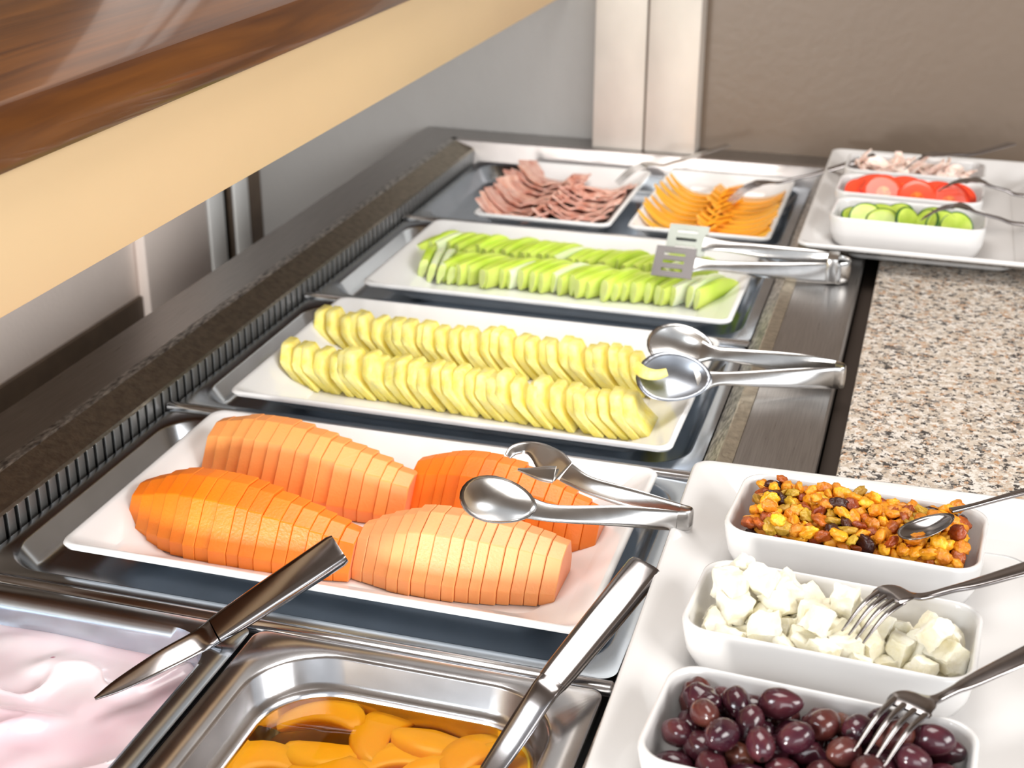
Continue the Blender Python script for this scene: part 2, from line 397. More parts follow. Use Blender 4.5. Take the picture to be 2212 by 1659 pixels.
# right frame
cprof('right_bevel', [(-0.163, -0.004), (-0.163, 0.012), (-0.1475, 0.029), (-0.1475, -0.004)], Y0, Y1, M['worn'])
cprof('right_rim', [(-0.1474, 0.010), (-0.1474, 0.0305), (-0.146, 0.031), (-0.134, 0.0305), (-0.134, 0.010)], Y0, 2.122, M['bevel'])
cprof('right_deck', [(-0.1338, 0.015), (-0.1338, 0.029), (-0.067, 0.029), (-0.0645, 0.027), (-0.0645, 0.015)], Y0, 2.122, M['steel_dark'])
cpart('right_panel', -0.15, -0.066, Y0, 2.174, -0.20, 0.0145, M['brown_side'])
cpart('well_floor', -0.72, -0.15, Y0, 2.10, -0.20, -0.19, M['steel_dark'])
for yb in (0.8035, 1.131, 1.457, 1.783):
    bm = bmesh.new()
    pts = [((-0.688, yb, 0.0005), 0.004, 0.003), ((-0.685, yb, 0.0005), 0.0065, 0.0045), ((-0.168, yb, 0.0005), 0.0065, 0.0045), ((-0.165, yb, 0.0005), 0.004, 0.003)]
    ribbon(bm, pts, (0, 1, 0), n=12, power=2.6)
    o = finish('divider_bar', bm, M['steel_bright'], None, 60); o.parent = cnt; o.matrix_parent_inverse = Matrix.Translation(cnt.location).inverted()
cpart('divider_bar', -0.427, -0.419, 0.46, 0.797, -0.011, -0.002, M['steel_dark'], 0.002)

# granite worktop with dark joint
gr = thing('granite_worktop', 'speckled beige and black granite worktop right of the steel counter', 'worktop', (0.5, 1.2, -0.0))
cpart('granite_slab', -0.047, 1.2, Y0, 2.168, -0.01, 0.029, M['granite'], 0.002, gr)
cpart('base_cabinet', -0.045, 1.15, Y0 + .03, 2.16, -0.87, -0.0105, M['brown_side'], 0, gr)
cpart('joint_strip', -0.0635, -0.0475, Y0, 2.174, -0.012, 0.006, M['brown_side'], 0, gr)

# ---------------------------------------------------------------- over-counter shelf and post
sh = thing('serving_shelf', 'varnished dark wood shelf with a cream fascia board above the left rail', 'shelf', (-0.7, 1.1, 0.25))
o = cpart('wood_board', -0.98, -0.54, -0.05, 2.176, 0.348, 0.392, M['wood'], 0.007, sh)
cpart('fascia_board', -0.58, -0.557, -0.05, 2.1745, 0.2545, 0.3475, M['cream'], 0.0015, sh)
cpart('shelf_support', -0.975, -0.945, -0.04, 0.0, -0.87, 0.3475, M['steel_dark'], 0.002, sh)
po = thing('steel_post', 'wide brushed steel twin post standing on the rear deck against the wall', 'post', (-0.425, 2.15, 0.03))
for x0, x1 in ((-0.506, -0.4275), (-0.4245, -0.347)):
    cpart('post_panel', x0, x1, 2.1245, 2.172, 0.030, 1.75, M['post_steel'], 0.002, po)
cpart('post_seam', -0.4275, -0.4245, 2.130, 2.17, 0.030, 1.75, M['band'], 0, po)

# ---------------------------------------------------------------- pans
def shallow_pan(yf, label):
    """GN 1/1 shallow tray: near edge at yf, far edge at yf+0.32"""
    cx, cy = -0.4255, yf + 0.160; w, d = 0.515, 0.314
    t = thing('shallow_pan', label, 'pan', (cx, cy, -0.024), 'shallow steel pans in the wells')
    bm = bmesh.new()
    loft(bm, [ring(0, 0, w, d, .012, 0.0225), ring(0, 0, w, d, .012, 0.024), ring(0, 0, w - .02, d - .02, .034, 0.0245, 10), ] if False else
         [ring(0, 0, w, d, .012, 0.0215, 10), ring(0, 0, w, d, .012, 0.0240, 10), ring(0, 0, w - .022, d - .018, .040, 0.0245, 10),
          ring(0, 0, w - .030, d - .026, .040, 0.0225, 10), ring(0, 0, w - .046, d - .042, .038, 0.0060, 10), ring(0, 0, w - .064, d - .060, .032, 0.0015, 10)], False, True)
    o = finish('pan_body', bm, M['steel_pan'], t, 60)
    md = o.modifiers.new('s', 'SOLIDIFY'); md.thickness = 0.001; md.offset = -1
    return t
shallow_pan(0.811, 'dark steel shallow pan under the papaya plate')
shallow_pan(1.137, 'dark steel shallow pan under the pineapple plate')
shallow_pan(1.463, 'dark steel shallow pan under the green melon plate')
shallow_pan(1.789, 'dark steel shallow pan farthest back under the ham and cheese plates')

def deep_pan(cx, w, label, step):
    cy = 0.6335; d = 0.325
    t = thing('deep_pan', label, 'pan', (cx, cy, -0.1), 'deep steel half pans at the front')
    bm = bmesh.new()
    z = 0.104
    rs = [ring(0, 0, w, d, .010, z - .004, 12), ring(0, 0, w, d, .010, z - .0005, 12), ring(0, 0, w - .004, d - .004, .010, z + .0005, 12)]
    if step:
        rs += [ring(0, 0, w - .040, d - .030, .055, z + .0010, 12), ring(0, 0, w - .046, d - .036, .053, z - .001, 12), ring(0, 0, w - .050, d - .040, .052, z - .018, 12),
               ring(0, 0, w - .060, d - .050, .048, z - .0205, 12), ring(0, 0, w - .066, d - .056, .046, z - .024, 12), ring(0, 0, w - .076, d - .066, .042, 0.010, 12), ring(0, 0, w - .10, d - .09, .035, 0.002, 12)]
    else:
        rs += [ring(0, 0, w - .026, d - .024, .040, z + .0012, 12), ring(0, 0, w - .034, d - .032, .040, z + .0002, 12), ring(0, 0, w - .040, d - .038, .038, z - .010, 12),
               ring(0, 0, w - .052, d - .050, .035, 0.010, 12), ring(0, 0, w - .07, d - .07, .03, 0.002, 12)]
    loft(bm, rs, False, True)
    o = finish('pan_body', bm, M['steel_bright'] if step else M['steel_pan'], t, 60)
    md = o.modifiers.new('s', 'SOLIDIFY'); md.thickness = 0.001; md.offset = -1
    return t
deep_pan(-0.5625, 0.261, 'steel half pan holding pink berry yogurt, front left', False)
deep_pan(-0.2995, 0.258, 'steel half pan with stepped wall holding peaches in syrup', True)

# yogurt
bm = bmesh.new()
N = 150; x0, x1, y0, y1 = -0.668, -0.4525, 0.49, 0.7805
g = []
rng = random.Random(5)
for j in range(N):
    row = []
    for i in range(N):
        u = i / (N - 1); v = j / (N - 1)
        x = x0 + (x1 - x0) * u; yy = y0 + (y1 - y0) * v
        # squircle the outline into the pan's rounded corners
        cx, cy = (x0 + x1) / 2, (y0 + y1) / 2; hx, hy = (x1 - x0) / 2, (y1 - y0) / 2; rr = 0.034
        ax, ay = abs(x - cx), abs(yy - cy)
        ox, oy = ax - (hx - rr), ay - (hy - rr)
        if ox > 0 and oy > 0:
            L_ = math.hypot(ox, oy); m_ = max(ox, oy); k = m_ / L_
            x = cx + math.copysign((hx - rr) + ox * k, x - cx); yy = cy + math.copysign((hy - rr) + oy * k, yy - cy)
        p = Vector((x, yy, 0))
        w1 = noise.noise_vector(p * 11) * 0.05
        q = p + w1
        h = math.sin(48 * (q.x + 0.7 * q.y) + 7 * noise.noise(p * 13)) * 0.0009
        h += .006 * (1 - min(1, 3.2 * abs(noise.noise(q * 17 + Vector((3, 1, 7)))))) ** 2 + noise.noise(p * 34) * 0.0008
        h += (0.006 if False else 0) + noise.noise(p * 9) * 0.006
        edge = min(u, 1 - u, v, 1 - v)
        h *= min(1, edge * 14 + .25)
        row.append(bm.verts.new((x, yy, -0.0195 + h)))
    g.append(row)
for j in range(N - 1):
    for i in range(N - 1): bm.faces.new((g[j][i], g[j][i + 1], g[j + 1][i + 1], g[j + 1][i]))
loft_ring = [g[0][i] for i in range(N)] + [g[j][N - 1] for j in range(1, N)] + [g[N - 1][i] for i in range(N - 2, -1, -1)] + [g[j][0] for j in range(N - 2, 0, -1)]
low = [bm.verts.new((v.co.x * 1.0, v.co.y, -0.028)) for v in loft_ring]
for i in range(len(low)):
    k = (i + 1) % len(low); bm.faces.new((loft_ring[k], loft_ring[i], low[i], low[k]))
o = finish('berry_yogurt', bm, M['yogurt'], None, 180)
tag(o, 'swirled pale pink berry yogurt filling the front left pan', 'yogurt', kind='stuff')

# syrup
bm = bmesh.new()
loft(bm, [ring(-0.2995, 0.6335, 0.258 - .0712, 0.325 - .0612, .043, -0.040, 12), ring(-0.2995, 0.6335, 0.258 - .0690, 0.325 - .0590, .045, -0.0205, 12)], False, True)
o = finish('peach_syrup', bm, M['syrup'], None, 30)
tag(o, 'clear amber syrup around the peach slices in the front pan', 'syrup', kind='stuff')

# ---------------------------------------------------------------- plates
def plate(name, cx, cy, w, d, z, h, label, cat, m, inset=.075, group=None, foot=.11, rr=.012, rot=0):
    t = thing(name, label, cat, (cx, cy, z), group, (0, 0, rot))
    bm = bmesh.new()
    f = foot
    rs = [ring(0, 0, w - f, d - f, .02, 0), ring(0, 0, w - f + .004, d - f + .004, .02, .0025), ring(0, 0, w - f + .006, d - f + .006, .02, .007),
          ring(0, 0, w - .045, d - .045, .016, h * .52), ring(0, 0, w - .012, d - .012, rr, h - .0065), ring(0, 0, w - .002, d - .002, rr, h - .005), ring(0, 0, w, d, rr, h - .0025), ring(0, 0, w - .002, d - .002, rr, h - .0005), ring(0, 0, w - .006, d - .006, rr, h),
          ring(0, 0, w - .012, d - .012, rr, h - .0012), ring(0, 0, w - inset, d - inset, .014, .0085), ring(0, 0, w - inset - .012, d - inset - .012, .016, .0062), ring(0, 0, w - inset - .03, d - inset - .03, .016, .0055)]
    loft(bm, rs)
    finish('plate_body', bm, m, t, 50)
    return t
PZ = -0.0225
G = 'long white serving plates in the steel wells'
plate('serving_plate', -0.4115, 0.9805, 0.430, 0.268, PZ, 0.0365, 'long white rectangular plate holding sliced orange papaya', 'plate', M['porcelain'], group=G)
plate('serving_plate', -0.4145, 1.2955, 0.440, 0.283, PZ, 0.0365, 'long white rectangular plate with two rows of pineapple', 'plate', M['porcelain'], group=G)
plate('serving_plate', -0.4110, 1.6200, 0.438, 0.266, PZ, 0.0365, 'long white rectangular plate covered in green melon sticks', 'plate', M['porcelain'], group=G)
plate('serving_plate', -0.4965, 1.9360, 0.192, 0.286, PZ, 0.0365, 'white plate of folded pink ham at the back left', 'plate', M['porcelain'], group='two short white plates at the back', inset=.05, foot=.07)
plate('serving_plate', -0.2840, 1.9480, 0.190, 0.300, PZ, 0.0365, 'white plate of orange cheese slices beside the ham plate', 'plate', M['porcelain'], group='two short white plates at the back', inset=.05, foot=.07)
plate('serving_platter', 0.004, 0.8185, 0.312, 0.470, 0.031, 0.030, 'large white platter carrying the raisin, feta and olive dishes', 'platter', M['porcelain_warm'], inset=.085, foot=.11, rr=.014, group='two large white platters on the right', rot=R(1.2))
plate('serving_platter', 0.0085, 1.8785, 0.302, 0.466, 0.031, 0.030, 'large white platter by the back wall carrying tomato and cucumber dishes', 'platter', M['porcelain_warm'], inset=.085, foot=.11, rr=.014, group='two large white platters on the right')

def dish(cx, cy, w, d, z, h, label, rot=0):
    t = thing('serving_dish', label, 'dish', (cx, cy, z), 'small white rectangular dishes', (0, 0, rot))
    bm = bmesh.new()
    r = .019
    rs = [ring(0, 0, w - .036, d - .036, .018, 0, 8), ring(0, 0, w - .024, d - .024, .020, .0015, 8), ring(0, 0, w - .012, d - .012, .022, .008, 8), ring(0, 0, w - .004, d - .004, .021, .020, 8), ring(0, 0, w, d, r, h - .003, 8), ring(0, 0, w - .0012, d - .0012, r, h - .0006, 8), ring(0, 0, w - .0035, d - .0035, r, h, 8),
          ring(0, 0, w - .006, d - .006, r, h - .0008, 8), ring(0, 0, w - .008, d - .008, r, h - .004, 8), ring(0, 0, w - .012, d - .012, r, .020, 8), ring(0, 0, w - .022, d - .022, r, .009, 8), ring(0, 0, w - .040, d - .040, r, .005, 8)]
    loft(bm, rs)
    finish('dish_body', bm, M['porcelain_warm'], t, 60)
    return t
DZ = 0.037; DH = 0.043
DR = (-0.022, 0.949); DF = (-0.027, 0.814); DO = (-0.028, 0.681)
rz = R(-3.5)
dish(*DR, 0.180, 0.098, DZ, DH, 'white rectangular dish of golden raisins, farthest on the near platter', rz)
dish(*DF, 0.183, 0.094, DZ, DH, 'white rectangular dish of feta cubes between raisins and olives', rz)
dish(*DO, 0.181, 0.098, DZ, DH, 'white rectangular dish of purple olives at the picture bottom', rz)
DCu = (-0.020, 1.742); DTo = (-0.024, 1.856); DHa = (-0.022, 1.971)
dish(*DCu, 0.182, 0.094, DZ, DH, 'white dish of cucumber slices, nearest on the rear platter', rz * .6)
dish(*DTo, 0.182, 0.094, DZ, DH, 'white dish of tomato slices in the middle of the rear platter', rz * .6)
dish(*DHa, 0.182, 0.094, DZ, DH, 'white dish of shredded pink meat closest to the back wall', rz * .3)

# ---------------------------------------------------------------- papaya
def papaya(x0, x1, yc0, yc1, n, wmax, hmax, wl, wr, peak, m, where, seed, rindleft=False):
    rng = random.Random(seed)
    z0 = PZ + 0.0063
    def prof(s):
        # half width scale along the length (0 left .. 1 right)
        if s < peak: return wl + (1 - wl) * math.sin(PI / 2 * s / peak) ** .9
        return wr + (1 - wr) * math.cos(PI / 2 * (s - peak) / (1 - peak)) ** .9
    edges = [x0 + (x1 - x0) * k / n + (rng.uniform(-.0018, .0018) if 0 < k < n else 0) for k in range(n + 1)]
    S = [(-.98, 0), (-1.03, .25), (-.60, .86), (-.02, 1.0), (.45, .95), (.95, .45), (1.0, 0)]
    for k in range(n):
        a, b = edges[k], edges[k + 1]
        xc = (a + b) / 2; s = (xc - x0) / (x1 - x0); yc = yc0 + (yc1 - yc0) * s
        j = rng.uniform(-.0008, .0008); js = 1 + rng.choice((0, 0, 0, .012, -.010, .022))
        bm = bmesh.new(); rgs = []
        for q, xx in enumerate((a + .00015, b - .00015)):
            sc = prof((xx - x0) / (x1 - x0)); sc = prof(s) * .30 + sc * .70
            rg = []
            for (py, pz) in S:
                z = pz * hmax * (0.5 + 0.5 * sc) * js * (sc ** .35)
                lean = 0.10 * z
                rg.append(Vector((xx - xc + lean, py * wmax * sc * js + j, z)))
            rgs.append(rg)
        va = [[bm.verts.new(p) for p in rg] for rg in rgs]
        nn = len(S)
        for i in range(nn):
            bm.faces.new((va[0][i], va[0][(i + 1) % nn], va[1][(i + 1) % nn], va[1][i]))
        bm.faces.new(va[0][::-1]); f = bm.faces.new(va[1]); f.material_index = 1
        es = [e for e in bm.edges if e.calc_length() > .003]
        bmesh.ops.bevel(bm, geom=es, offset=.0006, segments=1, affect='EDGES')
        o = finish('papaya_slice', bm, [m, M['papaya_core']] if k == n - 1 else [m, m], None, 14, (xc, yc, z0))
        tag(o, f'orange papaya slice, {place(k, n)} in the {where} papaya half', 'papaya', f'slices of the {where} papaya half')
        if rindleft and k == 0:
            bm = bmesh.new()
            r_ = bmesh.ops.create_icosphere(bm, subdivisions=2, radius=1)
            for v in bm.verts: v.co = Vector((v.co.x * .0035, v.co.y * .010, v.co.z * .0045))
            rr_ = finish('rind', bm, M['papaya_rind'], o, 180, (-.0062, -.0225, .007)); rr_['label'] = 'green yellow bit of rind'
papaya(-0.598, -0.394, 1.056, 1.020, 15, .040, .060, .70, .58, .30, M['papaya_a'], 'back left', 1, True)
papaya(-0.400, -0.228, 1.045, 1.020, 14, .039, .058, .62, .45, .35, M['papaya_c'], 'back right', 2)
papaya(-0.613, -0.404, 0.947, 0.925, 16, .041, .057, .52, .50, .32, M['papaya_b'], 'front left', 3)
papaya(-0.404, -0.239, 0.932, 0.942, 15, .0375, .058, .58, .66, .42, M['papaya_d'], 'front right', 4)

# ---------------------------------------------------------------- pineapple
def pineapple(xa, xb, ya, yb, n, where, seed):
    rng = random.Random(seed)
    z0 = PZ + 0.0063
    for k in range(n):
        s = k / (n - 1); th = .0112 * rng.uniform(.85, 1.1); lean = rng.uniform(.65, .95)
        hh = .040 * rng.uniform(.92, 1.08)
        S = [(-.021, 0), (-.0235, .3), (-.0245, .55), (-.0225, .66), (-.010, .97), (-.004, 1.0), (.014, .98), (.021, .62), (.024, .2), (.02, 0)]
        bm = bmesh.new(); va = []
        for xx, q in ((-th / 2, .93), (-th / 2 + .0016, 1.0), (th / 2 - .0016, 1.0), (th / 2, .93)):
            rg = []
            for (py, pz) in S:
                p = Vector((xx, py * q, (pz - .5) * q * hh + .5 * hh))
                nn_ = noise.noise_vector(Vector((k * 3.1 + seed, py * 300, pz * 9 + xx * 100))) * .0009
                lx = lean * p.z if p.z < hh * .62 else lean * hh * .62 + .35 * lean * (p.z - hh * .62)
                rg.append(bm.verts.new((p.x - lx + nn_.x, p.y + nn_.y, max(p.z + (nn_.z if pz > 0 else 0), 0))))
            va.append(rg)
        m_ = len(S)
        for r_ in range(3):
            for i in range(m_): bm.faces.new((va[r_][i], va[r_][(i + 1) % m_], va[r_ + 1][(i + 1) % m_], va[r_ + 1][i]))
        bm.faces.new(va[0][::-1]); bm.faces.new(va[3])
        o = finish('pineapple_slice', bm, M['pineapple'], None, 50,
                   (xa + (xb - xa) * s + rng.uniform(-.0015, .0015), ya + (yb - ya) * s + rng.uniform(-.002, .002), z0), (0, 0, R(rng.uniform(-7, 5))))
        tag(o, f'yellow pineapple slice, {place(k, n)} in the {where} row', 'pineapple', f'pineapple slices of the {where} row')
pineapple(-0.592, -0.226, 1.262, 1.240, 30, 'front', 11)
pineapple(-0.598, -0.243, 1.366, 1.346, 29, 'rear', 12)

# ---------------------------------------------------------------- green melon
def melon(xa, xb, y, n, where, seed, ln, tilt0):
    rng = random.Random(seed); z0 = PZ + 0.0063
    for k in range(n):
        s = k / (n - 1); L_ = ln * rng.uniform(.85, 1.1); h = .033 * rng.uniform(.88, 1.10); th = .0118 * rng.uniform(.8, 1.12)
        bm = bmesh.new(); va = []
        K = 7
        for i in range(K):
            v = i / (K - 1); yy = (v - .5) * L_
            top = h * (1 - .35 * (2 * v - 1) ** 2 * (1 if v > .5 else .5)); bow = -.0008 * (1 - (2 * v - 1) ** 2)
            q = .90 if i in (0, K - 1) else 1
            rg = [(-th * .20 * q, 0), (-th / 2 * q, top * .42), (-th / 2 * q, top * .84), (-th * .30 * q, top), (th * .30 * q, top), (th / 2 * q, top * .84), (th / 2 * q, top * .42), (th * .20 * q, 0)]
            va.append([bm.verts.new((x + bow + z * .28, yy - (z * .12 if i == 0 else 0), z)) for x, z in rg])
        for r_ in range(K - 1):
            for i in range(8): bm.faces.new((va[r_][i], va[r_][(i + 1) % 8], va[r_ + 1][(i + 1) % 8], va[r_ + 1][i]))
        f = bm.faces.new(va[0][::-1]); f.material_index = 1; bm.faces.new(va[-1])
        pale = rng.random() < .08
        a = tilt0 + rng.uniform(-7, 7)
        if where == 'front' and k < 4: a = -8
        o = finish('melon_slice', bm, [M['melon_pale' if pale else 'melon'], M['melon_end']], None, 45, (xa + (xb - xa) * s, y + rng.uniform(-.004, .004), z0 + rng.uniform(0, .002)), (0, 0, R(-a)))
        tag(o, f'{"pale" if pale else "bright"} green melon stick, {place(k, n)} in the {where} row', 'melon', f'melon sticks of the {where} row')
melon(-0.598, -0.230, 1.617, 30, 'front', 21, .068, 36)
melon(-0.606, -0.262, 1.688, 29, 'rear', 22, .062, 32)

# ---------------------------------------------------------------- sheets (cheese, ham)
def sheet(name, L_, D_, th, curl, m, rng, tri=False, wav=0.0):
    bm = bmesh.new(); NU, NV = 12, 5
    top, bot = [], []
    ph = rng.uniform(0, 6)
    for i in range(NU + 1):
        u = i / NU * 2 - 1; rt, rb = [], []
        for j in range(NV + 1):
            v = j / NV
            x = u * L_ / 2; y_ = (v - .5) * D_
            if tri: y_ = (v * min(1, .06 + .95 * i / NU) - .35) * D_
            z = curl * abs(u) ** 2.4 * (1.25 if u < 0 else .9) + wav * math.sin(7 * u + ph) * (1 - v * .5) + wav * .6 * math.sin(13 * u + 2 * ph + 3 * v)
            yb = y_ + wav * 2.2 * math.sin(4 * u + ph)
            rt.append(bm.verts.new((x, yb, z + th))); rb.append(bm.verts.new((x, yb, z)))
        top.append(rt); bot.append(rb)
    for i in range(NU):
        for j in range(NV):
            bm.faces.new((top[i][j], top[i + 1][j], top[i + 1][j + 1], top[i][j + 1])); bm.faces.new((bot[i][j + 1], bot[i + 1][j + 1], bot[i + 1][j], bot[i][j]))
        bm.faces.new((bot[i][0], bot[i + 1][0], top[i + 1][0], top[i][0])); bm.faces.new((top[i][NV], top[i + 1][NV], bot[i + 1][NV], bot[i][NV]))
    for j in range(NV):
        bm.faces.new((bot[0][j + 1], bot[0][j], top[0][j], top[0][j + 1])); bm.faces.new((bot[NU][j], bot[NU][j + 1], top[NU][j + 1], top[NU][j]))
    return finish(name, bm, m, None, 40)
rng = random.Random(31)
n = 9
for k in range(n):
    y_ = 2.045 - k * .0235
    o = sheet('cheese_slice', .104 * rng.uniform(.9, 1.12), .058, .0034, .021, M['cheese'], rng, True)
    o.location = (-0.318, y_, PZ + .0125); o.rotation_euler = (R(-9), 0, R(-13 + rng.uniform(-8, 8)))
    tag(o, f'curved orange cheese slice, {"nearest" if k == n-1 else "farthest" if k == 0 else ORD[k] + " from the back"} in the left column', 'cheese', 'cheese slices in the left column')
    o = sheet('cheese_slice', .098 * rng.uniform(.88, 1.05), .058, .0034, .016, M['cheese'], rng)
    o.location = (-0.246, y_ - .012, PZ + .0135); o.rotation_euler = (R(-9), R(-3), R(7 + rng.uniform(-9, 9)))
    tag(o, f'curved orange cheese slice, {"nearest" if k == n-1 else "farthest" if k == 0 else ORD[k] + " from the back"} in the right column', 'cheese', 'cheese slices in the right column')
n = 12
for k in range(n):
    y_ = 2.035 - k * .0178
    for c_, (xx, rz_, nm) in enumerate(((-0.543, -9, 'left'), (-0.462, 8, 'right'))):
        if c_ == 0 or k > 0:
            o = sheet('ham_slice', (.106 if c_ == 0 else .102) * rng.uniform(.85, 1.08), .056, .0026, .020 if c_ == 0 else .014, M['ham'], rng, False, .0018)
            o.location = (xx + rng.uniform(-.004, .004), y_ + rng.uniform(-.003, .003), PZ + .0165); o.rotation_euler = (R(-13 + rng.uniform(-6, 6)), 0, R(rz_ + rng.uniform(-8, 8)))
            tag(o, f'folded pink ham slice, {"nearest" if k == n-1 else "farthest" if k == c_ else ORD[k-c_] + " from the back"} in the {nm} column', 'ham', f'ham slices in the {nm} column')

# ---------------------------------------------------------------- packing of small pieces
def pack(n, rad, w, d, z0, seed, iters=260, shape=None, top=1.0, rot=0.0):
    rg = np.random.RandomState(seed)
    P = np.column_stack([rg.uniform(-w / 2 + rad, w / 2 - rad, n), rg.uniform(-d / 2 + rad, d / 2 - rad, n), rg.uniform(rad, rad * 6, n)])
    for it in range(iters):
        P[:, 2] -= rad * .05
        D = P[:, None, :] - P[None, :, :]
        L_ = np.sqrt((D ** 2).sum(2)) + np.eye(n) + 1e-9
        ov = np.clip(2 * rad - L_, 0, None) * (1 - np.eye(n))
        P += (D / L_[:, :, None] * ov[:, :, None]).sum(1) * .32
        inset = .010 * np.clip(1 - P[:, 2] / .03, 0, 1)
        P[:, 0] = np.clip(P[:, 0], -w / 2 + rad + inset, w / 2 - rad - inset); P[:, 1] = np.clip(P[:, 1], -d / 2 + rad + inset, d / 2 - rad - inset)
        P[:, 2] = np.maximum(P[:, 2], rad)
    c, s = math.cos(rot), math.sin(rot)
    return [(c * p[0] - s * p[1], s * p[0] + c * p[1], z0 + p[2]) for p in P]

# olives
def olive_mesh(kind, seed):
    rng = random.Random(seed); bm = bmesh.new()
    bmesh.ops.create_icosphere(bm, subdivisions=3, radius=1)
    for v in bm.verts:
        p = v.co.copy(); x, r_ = p.x, math.hypot(p.y, p.z)
        tip = 1.10 if x > 0 else 1.0
        sx = .0128 * (1 + .12 * max(0, x) ** 4 * (1 if kind != 1 else 0))
        w_ = .0094 * (1 - .10 * x)
        q = Vector((x * sx, p.y * w_, p.z * w_))
        if kind == 2:   # shrivelled dent
            dd = math.exp(-((x - .2) ** 2 * 6 + (p.z - 1) ** 2 * 5)); q.z -= .0035 * dd; q.y += .001 * math.sin(9 * x)
        if kind == 3: q.z += .002 * x * x
        dh = (p - Vector((-1, 0, 0))).length
        if dh < .22: q.x += .0035 * (1 - dh / .22)
        q += noise.noise_vector(p * 1.5 + Vector((seed, 0, 0))) * .0006
        v.co = q
    for f in bm.faces:
        c = f.calc_center_median()
        if c.x < -.0095 and math.hypot(c.y, c.z) < .0016: f.material_index = 1
    return bm
ol = [finish('olive', olive_mesh(k % 4, k), [M['olive'] if k % 3 else M['olive_brown'], M['olive_hole']], None, 180) for k in range(8)]
def spread(protos, pts, name, label_f, cat, group, rgseed, smin=.9, smax=1.1, flat=False):
    rng = random.Random(rgseed); used = set()
    for i, p in enumerate(pts):
        k = rng.randrange(len(protos)); pr = protos[k]
        o = pr if k not in used else pr.copy()
        if k in used: C.objects.link(o)
        used.add(k)
        o.name = name
        o.location = p
        o.rotation_euler = (rng.uniform(0, 6.28), rng.uniform(-.5, .5) if flat else rng.uniform(0, 6.28), rng.uniform(0, 6.28))
        s = rng.uniform(smin, smax); o.scale = (s, s * rng.uniform(.95, 1.05), s)
        tag(o, label_f(i, p, k), cat, group(i, p, k) if callable(group) else group)
    for k, pr in enumerate(protos):
        if k not in used: bpy.data.objects.remove(pr)
def region(p, c, w, d):
    dx, dy = p[0] - c[0], p[1] - c[1]
    a = 'left' if dx < -w / 6 else 'right' if dx > w / 6 else 'middle'
    b = 'front' if dy < -d / 6 else 'back' if dy > d / 6 else 'centre'
    return a, b
def heap_labels(pts, c, rad, noun, hidden, rot):
    lab = [None] * len(pts); rows = {'back': [], 'middle': [], 'front': []}
    cs, sn = math.cos(-rot), math.sin(-rot)
    for i, p in enumerate(pts):
        if any(q[2] > p[2] + .5 * rad and math.hypot(q[0] - p[0], q[1] - p[1]) < 1.1 * rad for q in pts):
            lab[i] = hidden; continue
        v = sn * (p[0] - c[0]) + cs * (p[1] - c[1])
        rows['back' if v > .014 else 'front' if v < -.014 else 'middle'].append(i)
    for nm, ids in rows.items():
        ids.sort(key=lambda i: pts[i][0])
        for k, i in enumerate(ids): lab[i] = f'{noun}, {place(k, len(ids))} in the {nm} row of its heap'
    return lab
pts = pack(80, .0102, .168, .086, DZ + .006, 5, rot=rz)
pts = [(p[0] + DO[0], p[1] + DO[1], p[2]) for p in pts]
OL = heap_labels(pts, DO, .0102, 'glossy dark purple olive', 'dark purple olive mostly hidden beneath the others in its dish', rz)
spread(ol, pts, 'olive', lambda i, p, k: OL[i], 'olive', 'olives in the bottom dish', 6, .84, 1.02, True)

# feta
def feta_mesh(seed):
    rng = random.Random(seed); bm = bmesh.new()
    bmesh.ops.create_cube(bm, size=1)
    bmesh.ops.subdivide_edges(bm, edges=bm.edges, cuts=7, use_grid_fill=True)
    s = Vector((rng.uniform(.85, 1.2), rng.uniform(.8, 1.1), rng.uniform(.7, 1.0)))
    cuts = [(Vector((rng.uniform(-1, 1), rng.uniform(-1, 1), rng.uniform(-1, 1))).normalized(), rng.uniform(.42, .55)) for _ in range(3)]
    for v in bm.verts:
        p = v.co.copy()
        for nrm, dd in cuts:
            e = p.dot(nrm) - dd
            if e > 0: p -= nrm * e
        p = Vector((p.x * s.x, p.y * s.y, p.z * s.z))
        n1 = noise.noise_vector(p * 2.2 + Vector((seed * 7, 0, 0))) * .10 + noise.noise_vector(p * 7 + Vector((seed, 3, 0))) * .055 + noise.noise_vector(p * 17) * .022
        v.co = (p + n1) * .0215
    return bm
fe = [finish('feta_cube', feta_mesh(k), M['feta'], None, 50) for k in range(12)]
pts = pack(72, .0088, .166, .080, DZ + .006, 8, rot=rz)
pts = [(p[0] + DF[0], p[1] + DF[1], p[2] - .001) for p in pts] + [(-.088, .838, .088), (-.074, .826, .090), (-.060, .830, .084), (-.094, .822, .084), (-.02, .825, .084), (.036, .808, .083), (-.035, .80, .083)]
FL = heap_labels(pts, DF, .0094, 'crumbly white feta cube', 'feta cube mostly hidden beneath the others in its dish', rz)
spread(fe, pts, 'feta_cube', lambda i, p, k: FL[i], 'cheese', 'feta cubes in the middle dish', 9, .74, 1.02)

